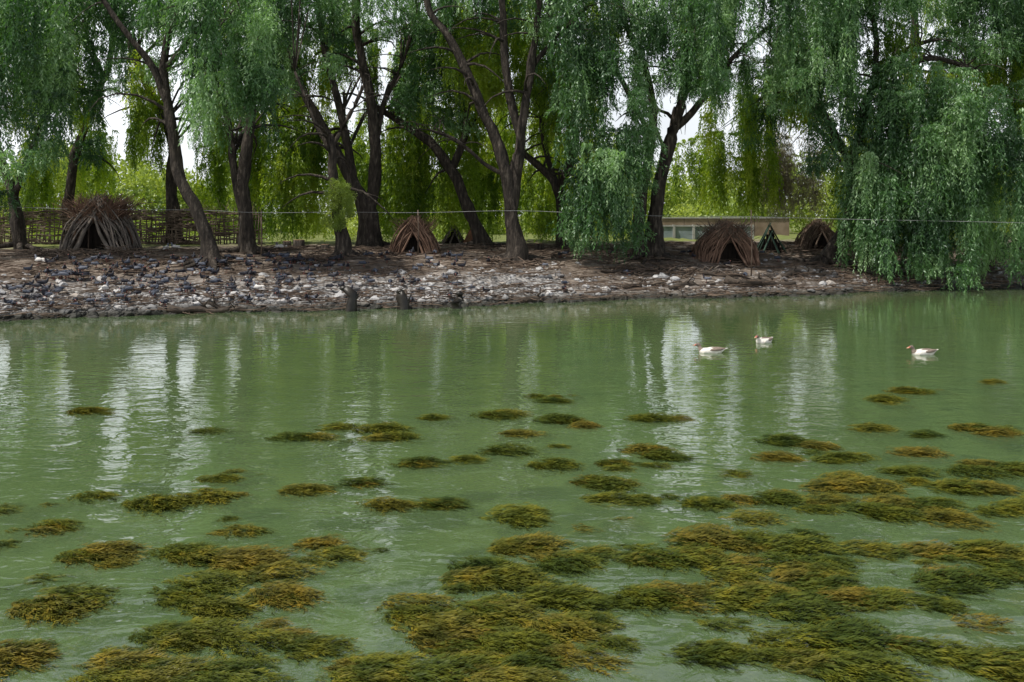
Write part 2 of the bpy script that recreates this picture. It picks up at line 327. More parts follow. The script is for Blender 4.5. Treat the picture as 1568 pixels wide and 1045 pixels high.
casc=[
(30,-70,285,150,38,'t',1),(-70,-60,340,170,38,'t',.8),(95,-90,170,150,41,'t',1),(60,60,250,90,42,'t',.8),
(345,-60,235,150,37,'t',1.2),(385,20,190,70,37,'t',1.1),(265,-90,70,130,38,'t',.9),(190,-90,40,120,41,'t',.8),(310,40,170,80,38,'t',.7),
(180,-20,110,80,43,'t',.8),(235,-40,130,60,45,'t',.8),(130,110,200,60,46,'y',.8),(230,130,230,50,50,'y',.7),
(178,50,190,24,47,'t',.7),(212,70,260,26,49,'y',.7),(143,60,240,26,45,'t',.7),(245,100,270,24,50,'y',.6),(160,190,300,30,54,'y',.5),
(460,-90,90,140,43,'t',.9),(530,-100,50,140,44,'t',.8),(440,80,330,60,50,'y',.9),(420,-30,170,70,44,'t',.8),
(480,50,170,60,48,'y',.9),(545,-10,110,50,48,'t',.9),(610,-30,60,60,48,'t',.9),(500,150,270,50,52,'y',.8),(640,20,200,60,50,'y',.9),(720,90,260,60,50,'y',.9),(765,110,300,50,54,'y',.9),
(520,20,140,70,50,'y',.9),(455,-20,130,70,47,'t',.8),(635,-20,110,70,48,'t',.9),(700,0,130,70,48,'y',.9),(740,20,160,60,47,'t',.8),(572,40,180,24,50,'y',.7),(612,60,190,26,50,'t',.6),
(640,-80,60,130,44,'t',.8),(670,60,210,110,47,'t',.7),(740,-100,60,130,43,'t',.8),(720,60,160,80,46,'y',.7),
(840,-80,170,120,42,'t',.7),(895,30,290,80,41.5,'t',.9),(910,210,395,75,41,'t',1.2),(950,180,400,55,41.5,'t',1.1),(880,290,385,45,42,'t',1),
(930,-60,150,110,42,'t',.9),(1035,-30,150,150,41,'t',1.1),(1000,-90,60,200,42,'t',.8),(975,90,300,60,42,'t',.8),(1075,60,150,90,42,'t',.8),
(1085,-20,120,80,46,'t',.8),(1130,130,210,50,48,'y',.8),(1165,100,240,60,48,'t',.8),(1110,-50,70,90,44,'t',.8),
(1078,120,230,24,49,'y',.7),(1105,90,200,24,47,'t',.7),(1135,60,180,30,47,'t',.8),(1150,200,330,36,54,'y',.6),(1085,200,320,36,55,'y',.6),
(1160,-90,110,150,43,'t',1),(1250,-90,180,150,43,'t',1),(1215,30,170,90,44,'t',.9),(1330,-100,110,150,44,'t',1),(1275,140,260,80,44,'t',.9),
(1420,-100,70,150,46,'t',.9),(1530,-110,110,150,46,'t',1),(1600,-60,330,150,46,'t',.8),
(1350,120,410,100,43.5,'t',1.1),(1400,75,425,120,43.3,'t',1.1),(1470,100,430,140,43.1,'t',1.1),(1535,150,430,110,44,'t',1.0),(1320,220,430,65,43.3,'t',1.1),(1440,200,440,120,42.3,'t',1),(1380,260,430,110,42.3,'t',1),(1530,220,420,110,43,'t',1),
(1165,110,320,60,52,'y',.8),(1110,190,320,50,52,'y',.6),(1060,200,310,60,53,'y',.7),(1210,90,200,70,52,'y',.6),
(400,170,360,60,53,'y',1),(475,200,360,60,52,'y',1),(435,190,365,60,51,'y',1),(325,170,350,50,53,'y',.9),(355,150,330,50,54,'y',.6),(135,170,320,50,52,'y',.8),(60,200,350,80,51,'y',.9),(215,130,250,50,52,'y',.5),
(540,170,320,60,54,'y',.6),(620,150,368,70,53,'y',1.1),(660,130,360,70,54,'y',1),(700,180,368,60,52,'y',.9),(745,200,365,50,54,'y',1),(830,180,368,60,53,'y',1),(815,90,230,60,50,'y',.7),(905,190,365,60,54,'y',.8),(945,200,365,50,54,'y',.8),
(590,200,350,60,54,'y',.8),(780,200,350,60,56,'y',.8),(865,200,360,60,56,'y',.8),
(640,60,170,90,52,'y',.9),(560,150,210,50,54,'y',.6),(430,100,210,80,54,'y',.8),(880,60,200,80,52,'y',.8),
(1400,150,380,250,52,'y',.5),(1300,120,300,80,54,'y',.6),
(1215,190,330,80,54,'d',1.1),(1195,230,345,60,55,'d',1),(1240,260,345,40,54,'d',.8),(1180,200,320,50,56,'d',.8),
]
gaps=[(592,95,20),(155,170,14),(290,165,14),(1128,90,8),(485,125,10),(1085,190,16),(185,95,8),(1330,140,8),(1000,140,10),(250,60,8),(1150,225,30),(190,240,40),(290,240,30)]
for row,(y0,y1,ln0,ln1) in enumerate(((-70,-10,110,160),(-10,60,90,150),(60,130,70,140))):
    for px in range(-60,1660,58 if row<2 else 72):
        x=px+U(-25,25); t0=U(y0,y1); w=U(70,120); b0=t0+U(ln0,ln1)
        if any(abs(x-g[0])<g[2]+w*.38 and t0-20<g[1]<b0+45 for g in gaps): continue
        casc.append((x,t0,b0,w,U(44,53),'t' if rnd()<(.6,.4,.3)[row] else 'y',.7))
for px in range(-280,1900,120):
    casc.append((px+U(-30,30),U(-280,-190),U(-110,-50),U(140,200),U(40,49),'t' if rnd()<.75 else 'y',.22))
for t in trees:
    b=t['limbs'][0][0]; X=PX(b[0],t['Y']); t['base']=Vector((X,t['Y'],terr(X,t['Y'],False)))
    t['geo']=Geo(); t['fol']={'t':[],'y':[],'d':[],'p':[]}; t['pts']=[]
    for li,l in enumerate(t['limbs']):
        sd=U(-.25,.25)
        pts=[];rad=[]
        for k,(px,py,r) in enumerate(l):
            Yk=t['Y']+(0 if li==0 else sd*k)
            p=S(px,py,Yk)
            pts.append(p); rad.append(r/F*t['Y'])
        if li==0:
            pts[0].z=t['base'].z+.1
            pts.insert(0,Vector((pts[0].x,pts[0].y,t['base'].z-.3))); rad.insert(0,rad[0]*1.7); rad[1]*=1.25
        elif l[0][1]>365: pts[0].z=terr(pts[0].x,pts[0].y)-.2
        P,Rr=spline(pts,rad,5)
        for i,p in enumerate(P):
            p+=noise.noise_vector(p*.8)*.09
        t['geo'].tube(P,Rr,10,0,.4)
        t['pts']+=[(p,r) for p,r in zip(P,Rr) if p.z>3.5]
        for _ in range(10):
            i=random.randrange(len(P)//2,len(P)); p=P[i].copy(); a=U(0,6.28); d=Vector((math.cos(a),math.sin(a),U(.3,1.1))); q=[p];r0=Rr[i]*.4
            ln=U(.8,1.6)
            for k in range(5):
                d+=Vector((U(-.3,.3),U(-.3,.3),-.28)); q.append(q[-1]+d.normalized()*ln*.45)
            t['geo'].tube(q,[max(.008,r0*(1-k/5.5)) for k in range(6)],5)
    for k in range(t['roots']):
        a=k/t['roots']*6.28+U(-.3,.3); ln=U(.8,2.8); q=[];b=t['base']; wig=U(-.6,.6)
        for j in range(9):
            f=j/8; aa=a+wig*f; x=b.x+math.cos(aa)*(.15+ln*f); y=b.y+math.sin(aa)*(.15+ln*f)
            q.append(Vector((x,y,terr(x,y)+ .24*(1-f)**2+.03*math.sin(j*2.1)-.03*f)))
        t['geo'].tube(q,[.14*(1-.8*j/8) for j in range(9)],7,0,.3)
def near_tree(X,Y):
    return min(trees,key=lambda t:abs(t['base'].x-X)+.35*abs(t['Y']-Y))
for (px,pt,pb,w,Y,kd,de) in casc:
    A=S(px,pt,Y); B=S(px,pb,Y); Rr=w/2/F*Y; t=near_tree(A.x,Y)
    cand=[(p,r) for p,r in t['pts'] if p.z<A.z+.5] or t['pts']
    if cand:
        p,r=min(cand,key=lambda c:(c[0]-A).length+.4*abs(c[0].z-A.z+2))
        mid=(p+A)/2+Vector((0,0,.8+.1*(A-p).length))
        for e in range(2):
            tgt=A+Vector((U(-1,1)*Rr*.7,U(-1,1)*Rr*.6,-.2)); P,Rd=spline([p,mid+Vector((U(-.4,.4),U(-.4,.4),U(-.3,.3))),tgt],[min(r*.5,.07),.035,.01],6)
            t['geo'].tube(P,Rd,6,0,.2)
    dp=min(Rr,1.7); H=A.z-B.z; kc=1.0
    if kd=='t':
        kc=.55
        npf=int(de*Rr*dp*H*.34)+1
        for _ in range(npf):
            a=U(0,6.28); r=math.sqrt(rnd())*.95; f=rnd()**1.15
            z=A.z-.6*r*r*Rr-f*H*.86; cx=A.x+math.cos(a)*r*Rr; cy=A.y+math.sin(a)*r*dp; sz=U(.7,1.15)
            if z<terr(cx,cy,False)+.9: continue
            for q in range(5):
                a2=q*1.257+U(-.4,.4); rr=U(.15,.62)*sz
                t['fol']['p'].append(((cx+math.cos(a2)*rr,cy+math.sin(a2)*rr,z-.35*rr*rr-U(0,.15)),(math.sin(a2)*-.35,math.cos(a2)*.35,U(0,6.28)),sz*U(.75,1.05)))
    n=int(kc*de*Rr*Rr*5.2*(1.8 if Rr<1.3 else 1))+4
    for _ in range(n):
        a=U(0,6.28); r=math.sqrt(rnd()); x=A.x+math.cos(a)*r*Rr; y=A.y+math.sin(a)*r*dp
        z=A.z-.65*r*r*Rr-U(0,.5); zb=B.z+(rnd()**(3 if kd!='t' else 1.6))*H*.55
        gz=terr(x,y,False)+.15
        zb=max(zb,gz)
        while z>zb+.6:
            s=U(.8,1.2); s=min(s,max(.4,(z-zb)/1.7))
            t['fol'][kd].append(((x+U(-.2,.2),y+U(-.2,.2),z),(U(-.12,.12),U(-.12,.12),U(0,6.28)),s)); z-=U(.7,1.25)*s
for t in trees:
    e=empty('willow_tree',t['base']); t['geo'].obj('trunk_and_limbs',[M_bark],e,off=t['base'])
    for k,nm in(('t','foliage'),('p','foliage_tufts'),('y','backlit_foliage'),('d','dry_foliage')):
        if t['fol'][k]: scatter(nm,t['fol'][k],COL[k],e,t['base'],True)
print('sprays',{k:sum(len(t['fol'][k]) for t in trees) for k in 'tydp'})
it=[]
for _ in range(750):
    x=U(-70,90); y=U(76,96); hmax=5.5+5*noise.noise(Vector((x*.09,3,1)))+1.0*noise.noise(Vector((x*.4,8,1)))
    z=1.7+U(0,1)*max(2.5,hmax)
    it.append(((x,y,z),(U(0,6),U(0,6),U(0,6)),U(1.1,1.9)))
scatter('distant_trees',it,C_bush,None,Vector((0,0,0)),True)
it=[]
for _ in range(260):
    x=U(-60,75); y=U(58,66); m=noise.noise(Vector((x*.2,5,2)))
    if m<.0 or (8<x<15): continue
    it.append(((x,y,1.7+U(0,.5+2.2*m)),(U(0,6),U(0,6),U(0,6)),U(.5,.9)))
scatter('bushes',it,C_bush,None,Vector((0,0,0)),True)
it=[]
for _ in range(42):
    p=S(515+U(-16,24),U(275,345),40.6+U(-.4,.4)); it.append((p,(U(0,6),U(0,6),U(0,6)),U(.14,.34)))
scatter('ivy_plant',it,C_bush,None,Vector((0,0,0)),True)
# ---------------------------------------------------------------- rocks, litter
def rock(i):
    import bmesh
    bm=bmesh.new(); bmesh.ops.create_icosphere(bm,subdivisions=2,radius=.5); sc=Vector((U(.8,1.2),U(.6,1),U(.4,.7)))
    for v in bm.verts:
        n=noise.noise(v.co*2.2+Vector((i*7,0,0))); v.co*=1+.5*n; v.co=Vector((v.co.x*sc.x,v.co.y*sc.y,v.co.z*sc.z))
    me=bpy.data.meshes.new('rock%d'%i); bm.to_mesh(me); bm.free(); me.materials.append(M_rock); return me
C_rock=coll_of('stones',[rock(i) for i in range(8)])
it=[]
def addrock(x,s,sz):
    y=yw(x)+s/.94; it.append(((x,y,terr(x,y)+sz*.05),(U(-.3,.3),U(-.3,.3),U(0,6.28)),sz))
for _ in range(5400):
    x=U(-22,30); s=abs(random.gauss(0,2.4))-.35
    if x>2 and rnd()<.6: continue
    addrock(x,s,min(.5,.06+.085*random.expovariate(1)))
for _ in range(380): addrock(U(-20,30),U(-.4,.35),U(.12,.38))
scatter('bank_stones',it,C_rock)
def twig(i):
    g=Geo()
    for k in range(4):
        p=Vector((U(-.3,.3),U(-.2,.2),U(0,.04))); a=U(0,6.28); q=[p]
        for j in range(4): a+=U(-.4,.4); q.append(q[-1]+Vector((math.cos(a)*.14,math.sin(a)*.14,U(-.015,.03))))
        g.tube(q,[.012,.011,.009,.007,.004],4)
    return g.mesh('twig%d'%i,[M_stick])
C_twig=coll_of('twigs',[twig(i) for i in range(5)])
it=[]
for _ in range(2600):
    x=U(-22,28); s=U(1.0,13) if rnd()<.8 else U(0,2); y=yw(x)+s; it.append(((x,y,terr(x,y)+.02),(0,0,U(0,6.28)),U(.6,1.9)))
scatter('twig_litter',it,C_twig)
def log(px,Y,ln,r,ang,mat,name='driftwood_log',lift=.02,branches=2):
    g=Geo(); x=PX(px,Y); q=[]
    for j in range(9):
        f=j/8-.5; xx=x+math.cos(ang)*ln*f; yy=Y+math.sin(ang)*ln*f; q.append(Vector((xx,yy+.1*math.sin(j*.8+px),max(0,terr(xx,yy))+lift+r*.5+.05*math.sin(j*1.3+px))))
    g.tube(q,[r*(1.1-.6*j/8)*(1+.15*math.sin(j*2)) for j in range(9)],9,0,.5)
    for k in range(branches):
        p=q[random.randrange(2,7)]; g.tube([p,p+Vector((U(-.2,.2),U(-.15,.1),.2)),p+Vector((U(-.5,.5),U(-.2,.2),.42))],[r*.4,r*.28,r*.1],6)
    off=q[4].copy(); o=g.obj(name,[mat],off=off); o.location=off
M_log=rough_mat('driftwood',[(.3,(.025,.02,.015)),(.6,(.06,.047,.036)),(.8,(.14,.115,.09))],4,.85,.6,15)
for a in [(305,32.3,1.9,.13,.1),(345,32.9,1.5,.09,-.1),(820,36.3,1.6,.12,.12),(1165,40.3,3.0,.17,.16),(1060,39.3,2.0,.09,.3),(985,39.2,1.8,.09,.35),(1120,41,2.4,.09,.1),(1230,42,2.0,.09,.25),(550,40,1.5,.07,-.3),(470,39.6,1.4,.06,.3),(1390,44.2,2,.1,.3),(1500,45.4,1.8,.08,.3),(960,41,2.2,.08,-.2)]:
    log(*a,M_log)
M_wet=rough_mat('wet_wood',[(.3,(.008,.007,.006)),(.7,(.03,.026,.02))],5,.4,.6,12)
for px,Y,h in((537,34.2,.75),(622,34.9,.6),(697,35.2,.5)):
    x=PX(px,Y); Y=yw(x)-.45; x=PX(px,Y); g=Geo(); q=[Vector((x+U(-.05,.05)*j,Y,-.3+j*(h+.3)/5)) for j in range(6)]; g.tube(q,[.22,.2,.18,.16,.16,.11],9,0,.6)
    g.tube([q[3],q[3]+Vector((.16,0,.1)),q[3]+Vector((.24,0,.26))],[.07,.05,.02],6); g.ell(q[5]+Vector((-.04,0,.0)),(.13,.10,.09),0)
    g.obj('waterlogged_stump',[M_wet],off=q[0]).location=q[0]
M_cut=rough_mat('cut_wood',[(.3,(.30,.17,.10)),(.7,(.42,.26,.16))],6,.8,.2,20)
for px,Y,h,r in((458,45,.42,.26),(440,45.5,.3,.2),(826,46,.3,.22),(498,43,.3,.2)):
    x=PX(px,Y); z=terr(x,Y); g=Geo(); g.tube([(x,Y,z-.2),(x,Y,z+.1),(x,Y,z+h)],[r*1.2,r,r*.96],12,0,.2); g.tube([(x,Y,z+h-.01),(x,Y,z+h+.006)],[r*.9,r*.9],12,1)
    b=Vector((x,Y,z)); g.obj('tree_stump',[M_bark,M_cut],off=b).location=b
# ---------------------------------------------------------------- wattle fence
g=Geo(); fy=lambda x:49.5-.05*(x+20)
x=-30.0
while x<-12.2:
    y=fy(x); z=terr(x,y); h=U(1.35,2.1); q=[Vector((x,y,z-.1))]
    for j in range(3): q.append(q[-1]+Vector((U(-.12,.12),U(-.05,.05),h/3)))
    g.tube(q,[.04,.036,.03,.014],5); x+=U(.08,.22)
for k in range(260):
    x0=U(-30,-14.2); zz=U(.1,1.75); ln=U(1.2,3.2); sl=U(-.3,.3); q=[]
    for j in range(7):
        xx=min(-12.1,x0+ln*j/6); y=fy(xx)+(.07 if (j+k)%2 else -.07); q.append(Vector((xx,y,terr(xx,y,False)+max(.05,zz+sl*j/6*ln*.5)+U(-.04,.04))))
    g.tube(q,[.03,.03,.028,.025,.022,.018,.01],5)
for k in range(160):
    x0=U(-30,-12.5); y=fy(x0); z=terr(x0,y); g.tube([(x0,y,z+1.2),(x0+U(-.2,.2),y,z+1.8),(x0+U(-.5,.5),y+U(-.2,.2),z+U(1.9,2.4))],[.014,.011,.004],4)
b=Vector((-20,49.5,1.7)); g.obj('wattle_fence',[M_stick],off=b).location=b
g=Geo(); q=[]
for px,py in((-300,312),(-30,316),(135,321),(298,322),(400,326),(520,325),(640,326),(785,323),(900,327),(1010,331),(1150,332),(1300,336),(1500,340),(1700,345)):
    q.append(S(px,py,41.6))
P,_=spline(q,[1]*len(q),6)
g.tube(P,[.009]*len(P),4)
for px in(-30,135,400,640,1150):
    X=PX(px,41.65); z=terr(X,41.65); g.tube([(X,41.65,z-.2),(X+.03,41.65,z+1),(X,41.65,3.4)],[.03,.028,.024],6,1)
b=Vector((0,41.6,1.5)); g.obj('wire_fence',[rough_mat('wire_steel',[(.3,(.2,.2,.2)),(.7,(.33,.33,.33))],3,.5,0),M_stick],off=b).location=b
# ---------------------------------------------------------------- brushwood huts
def hut(px,Y,w,h,dep,mats,n=90,tuft=70,bulge=.25,name='brushwood_hut',rot=0,thick=.03,boards=False,mess=.12,tw=1.0,front=.33):
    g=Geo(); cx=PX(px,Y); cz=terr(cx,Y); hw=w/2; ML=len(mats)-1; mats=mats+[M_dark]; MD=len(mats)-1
    def stick(a,b,r,mat,bend=0):
        a=Vector(a);b=Vector(b);m=(a+b)/2+Vector((bend*(1 if b.x+a.x>0 else -1)+U(-mess,mess)*.6,U(-.08,.08),abs(bend)*.4+U(-mess,mess)*.5)); P,Rd=spline([a,m,b],[r,r*.8,r*.4],3); g.tube(P,Rd,5,mat)
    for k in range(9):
        x0=(k-4)/4.5*hw*.8; hh=h*.86*(1-abs(x0)/hw); g.box((x0,.34*dep,hh/2-.05),(hw*.172,.03,hh),MD)  # added dark panel, stands in for the shade inside the hut
    for sx in(-1,1):
        if boards:
            v=len(g.v)
            for k in range(9):
                f0=k/9; yy=dep*(f0+.055); g.v+= [Vector((sx*hw,yy-dep*.053,0)),Vector((sx*hw,yy+dep*.053,0)),Vector((sx*.02,yy+dep*.053,h)),Vector((sx*.02,yy-dep*.053,h))]
                g.f.append((v,v+1,v+2,v+3)); g.m.append(0); v+=4
        for k in range(n):
            y=U(0,dep); j=U(-.08,.12)
            top=U(.75,1.15); a=(sx*hw*U(.8,1.2),y+U(-.15,.2),-.05); b=(sx*hw*(1-min(top,1))-sx*.15*(top-.85)*U(0,3)+U(-mess,mess)*.7,y+j,h*top)
            stick(a,b,thick*U(.4,1.3),0 if rnd()<.8 else ML,bulge*U(.2,1.3)*hw*.6)
        for k in range(int(n*front)):
            f=rnd(); stick((sx*hw*(.6+.55*f),U(-.25,.0),-.05),(sx*hw*.1*f+U(-.1,.1),U(-.12,.05),h*U(.62,1.1)),thick*U(.5,1.4),0,bulge*hw*.6*f+.06)
        stick((sx*hw*.55,-.28,-.05),(-sx*.08,-.12,h*.8),thick*2,0)
    for k in range(n//2):
        x0=U(-hw,hw); stick((x0,dep,-.05),(x0*.25,dep-.1,h*(1-abs(x0)/hw*.1)*U(.85,1)),thick*1.2,0)
    for k in range(tuft):
        a=U(0,6.28); x0=U(-.4,.4)*hw*tw; y0=U(-.1,dep*.7); r=U(.15,.6)*w*.5*tw
        zb=h*U(.5,.78); g2=U(.2,.45)*h
        stick((x0,y0,zb),(x0+math.cos(a)*r,y0+math.sin(a)*r*.6,min(h*1.22,zb+g2)),thick*U(.3,.6),ML)
    for k in range(10):
        stick((U(-hw,hw)*.6,U(0,dep),.03),(U(-hw,hw)*.6,U(0,dep),.05),.02,0)
    o=g.obj(name,mats); o.location=(cx,Y,cz); o.rotation_euler.z=rot; return o
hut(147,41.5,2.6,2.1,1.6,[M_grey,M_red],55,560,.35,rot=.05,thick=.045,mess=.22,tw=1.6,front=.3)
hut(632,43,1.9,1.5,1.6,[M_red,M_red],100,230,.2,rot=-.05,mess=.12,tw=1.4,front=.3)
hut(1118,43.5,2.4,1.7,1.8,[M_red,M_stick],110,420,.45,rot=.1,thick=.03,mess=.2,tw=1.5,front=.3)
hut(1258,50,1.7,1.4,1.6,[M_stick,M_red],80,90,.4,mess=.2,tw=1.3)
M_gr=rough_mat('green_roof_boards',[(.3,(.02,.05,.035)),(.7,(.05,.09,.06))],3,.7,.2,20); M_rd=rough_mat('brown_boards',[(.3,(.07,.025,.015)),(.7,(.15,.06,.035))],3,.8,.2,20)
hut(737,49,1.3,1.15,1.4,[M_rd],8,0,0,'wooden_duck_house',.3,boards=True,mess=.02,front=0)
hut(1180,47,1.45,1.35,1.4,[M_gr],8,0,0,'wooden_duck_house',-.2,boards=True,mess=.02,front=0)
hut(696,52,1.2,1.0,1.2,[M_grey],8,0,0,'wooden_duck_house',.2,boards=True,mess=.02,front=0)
for cx,Y,n,w in((530,40.6,60,1.6),(95,38.6,50,1.2),(205,40,40,1.0),(1085,41.6,50,1.5),(1010,41.5,90,2.2),(560,42,25,1.2),(800,41,40,1.5),(1300,43,40,1.6)):
    g=Geo(); x=PX(cx,Y); z=terr(x,Y)
    for k in range(n):
        a=U(0,3.14); l=U(.3,.9); c=Vector((x+U(-w,w),Y+U(-.5,.5),0)); c.z=terr(c.x,c.y)+U(.0,.25); d=Vector((math.cos(a),math.sin(a)*.5,U(-.4,.5)))*l*.5
        g.tube([c-d,c+Vector((0,0,U(-.05,.05))),c+d],[.03,.026,.012],5)
    b=Vector((x,Y,z)); g.obj('branch_pile',[M_grey if rnd()<.5 else M_stick],off=b).location=b
# ---------------------------------------------------------------- far basin and wall
M_conc=rough_mat('painted_concrete',[(.3,(.17,.22,.24)),(.7,(.28,.33,.35))],1.5,.8,.2,8); M_brick=rough_mat('tan_brick',[(.3,(.17,.125,.085)),(.7,(.25,.19,.14))],2,.9,.3,6); M_white=rough_mat('grey_coping',[(.3,(.28,.28,.27)),(.7,(.38,.38,.36))],2,.8,0)
g=Geo()
for k in range(5): g.box((9.3+k*1.2,61,2.05),(1.17,.25,.85),0)
for k in range(5): g.box((9.3+k*1.2,61,2.52),(1.19,.36,.09),1)
for k in range(6): g.box((8.7+k*1.2,60.9,2.1),(.14,.32,.98),1)
b=Vector((14,61,1.7)); g.obj('concrete_basin_wall',[M_conc,M_white],off=b,smooth=False).location=b
g=Geo(); 
for k in range(4):
    g.box((11+k*2.5,71,2.3),(2.46,.3,1.3),0); g.box((11+k*2.5,71,2.99),(2.5,.42,.08),1)
b=Vector((15,71,1.7)); g.obj('brick_wall',[M_brick,M_white],off=b,smooth=False).location=b
# ---------------------------------------------------------------- ducks
M_wf=rough_mat('white_feathers',[(.3,(.50,.46,.40)),(.7,(.74,.72,.67))],9,.8,.2,30,(1,3,3)); M_gf=rough_mat('brown_grey_feathers',[(.3,(.10,.075,.06)),(.7,(.26,.21,.17))],14,.8,.2,30)
M_rf=rough_mat('red_caruncle',[(.3,(.25,.04,.03)),(.7,(.4,.09,.06))],12,.6,0); M_bk=rough_mat('duck_bill',[(.3,(.45,.22,.14)),(.7,(.6,.35,.25))],8,.5,0); M_eye=rough_mat('eye_black',[(.3,(.01,.01,.01)),(.7,(.02,.02,.02))],3,.2,0)
def duck(px,Y,head,sc):
    g=Geo()
    rings=[(-.45,.19,.03,.008,-.25),(-.38,.16,.07,.022,-.2),(-.30,.12,.11,.06,-.2),(-.18,.08,.155,.105,-.1),(-.04,.06,.175,.13,0),(.10,.07,.165,.13,.1),(.20,.10,.13,.11,.5),(.25,.145,.085,.08,.9),(.275,.19,.06,.055,1.2),(.285,.225,.05,.048,1.3),(.295,.255,.05,.052,1.0),(.32,.28,.052,.055,.55),(.355,.288,.046,.047,.15),(.385,.278,.034,.032,0),(.41,.268,.027,.02,-.1),(.45,.258,.029,.012,-.1),(.475,.254,.018,.006,-.1)]
    w,gr,rd,bk=0,1,2,3
    mats=[w]*7+[w if head==0 else gr]*3+[gr,gr,gr,rd,bk,bk]
    rr=[];mm=[]
    for i in range(len(rings)-1):
        for j in range(3): rr.append(tuple(a*(1-j/3)+b*j/3 for a,b in zip(rings[i],rings[i+1]))); mm.append(mats[i])
    rr.append(rings[-1]); g.loft(rr,14,mm)
    for sy in(-1,1):
        g.ell((-.06,sy*.135,.125),(.24,.045,.085),0,12,rz=sy*.1,ry=.08)
        g.ell((-.16,sy*.12,.165),(.20,.062,.055),1,12,rz=sy*.18,ry=.1)
        g.ell((-.30,sy*.06,.175),(.15,.03,.025),1,10,rz=sy*.22,ry=.14)
        g.ell((.352,sy*.044,.30),(.009,.006,.009),4,6)
    g.ell((-.40,0,.18),(.10,.06,.014),0,10,ry=.26)
    o=g.obj('white_duck',[M_wf,M_gf,M_rf,M_bk,M_eye]); x=PX(px,Y); o.location=(x,Y,-.055); o.scale=(sc,)*3; return o
d=duck(1087,23.0,1,.82); d.rotation_euler.z=R(170)
d=duck(1169,24.8,0,.80); d.rotation_euler.z=R(222)
d=duck(1412,22.7,1,.80); d.rotation_euler.z=R(188)
def pigeon(i,cols,peck):
    g=Geo(); hz=-.10 if peck else 0; hx=.05 if peck else 0
    rings=[(-.20,.10,.02,.006,0),(-.13,.115,.035,.012,0),(-.08,.13,.045,.035,0),(0,.145,.058,.055,.1),(.06,.155,.05,.052,.5),(.095,.185+hz*.4,.034,.036,1.1),(.105+hx*.6,.225+hz,.022,.022,1.3),(.118+hx,.25+hz*1.1,.022,.023,.6),(.138+hx,.25+hz*1.15,.014,.014,0),(.15+hx,.245+hz*1.2,.006,.005,0),(.165+hx,.24+hz*1.2,.003,.003,0)]
    g.loft(rings,10,[0,0,0,0,1,1,1,1,2,2])
    for sy in(-1,1):
        g.ell((-.04,sy*.05,.14),(.12,.014,.04),3,8,rz=sy*.12,ry=.15); g.tube([(.01,sy*.022,.1),(.0,sy*.024,.05),(.012,sy*.024,.0)],[.009,.006,.005],5,2); g.tube([(-.01,sy*.024,.004),(.04,sy*.03,.003)],[.005,.003],4,2)
    return g.mesh('pigeon%d'%i,cols)
def fm(n,c): return rough_mat(n,[(.3,tuple(x*.7 for x in c)),(.7,c)],20,.6,0)
pg=fm('slate_feathers',(.05,.06,.085)); pd=fm('dark_feathers',(.02,.02,.028)); pl=fm('light_grey_feathers',(.13,.14,.17)); pf=fm('pigeon_leg',(.3,.1,.08)); pw=fm('pale_feathers',(.6,.58,.55))
C_pg=coll_of('pigeons',[pigeon(0,[pg,pd,pf,pl],0),pigeon(1,[pg,pd,pf,pg],1),pigeon(2,[pd,pd,pf,pg],0),pigeon(3,[pd,pd,pf,pd],1),pigeon(4,[pg,pd,pf,pl],1),pigeon(5,[pd,pd,pf,pd],0)])
it=[]
for _ in range(310):
    x=random.choice([U(-17,-7.5),U(-16,-11),U(-10,-2)]) if rnd()<.9 else U(-3,12); s=U(.4,7.5); y=yw(x)+s; it.append(((x,y,terr(x,y)+.04),(0,0,U(0,6.28)),U(1.05,1.3)))
scatter('pigeon_flock',it,C_pg)
C_pw=coll_of('pale_pigeons',[pigeon(6,[pw,pl,pf,pw],0),pigeon(7,[pw,pw,pf,pw],1)])
it=[]
for px,Y in((255,42),(268,42.5),(430,43),(425,43.3),(160,33),(395,34.5),(1010,45),(60,36)): x=PX(px,Y); it.append(((x,Y,terr(x,Y)+.02),(0,0,U(0,6)),1.5))
scatter('pale_bird_flock',it,C_pw)
# ---------------------------------------------------------------- water weed
def weed_mat():
    m,nt,o=newmat('water_weed'); oi=N(nt,'ShaderNodeObjectInfo')
    a=ramp(nt,oi.outputs['Random'],[(0,(.055,.080,.012)),(.5,(.115,.128,.015)),(1,(.150,.125,.02))])
    v=ramp(nt,nz(nt,6,3,'Pos'),[(.3,(.35,.45,.5)),(.55,(1,1,1)),(.75,(1.8,1.5,1.1))]); c=mixc(nt,1.0,a,v,'MULTIPLY')
    p=N(nt,'ShaderNodeBsdfDiffuse'); nt.links.new(c,p.inputs[0])
    g=N(nt,'ShaderNodeBsdfGlossy'); g.inputs['Roughness'].default_value=.3
    t=N(nt,'ShaderNodeBsdfTranslucent'); nt.links.new(c,t.inputs[0]); mx=N(nt,'ShaderNodeMixShader'); mx.inputs[0].default_value=.25
    nt.links.new(p.outputs[0],mx.inputs[1]); nt.links.new(t.outputs[0],mx.inputs[2])
    m2=N(nt,'ShaderNodeMixShader'); m2.inputs[0].default_value=.035; nt.links.new(mx.outputs[0],m2.inputs[1]); nt.links.new(g.outputs[0],m2.inputs[2]); nt.links.new(m2.outputs[0],o.inputs[0]); return m
M_weed=weed_mat()
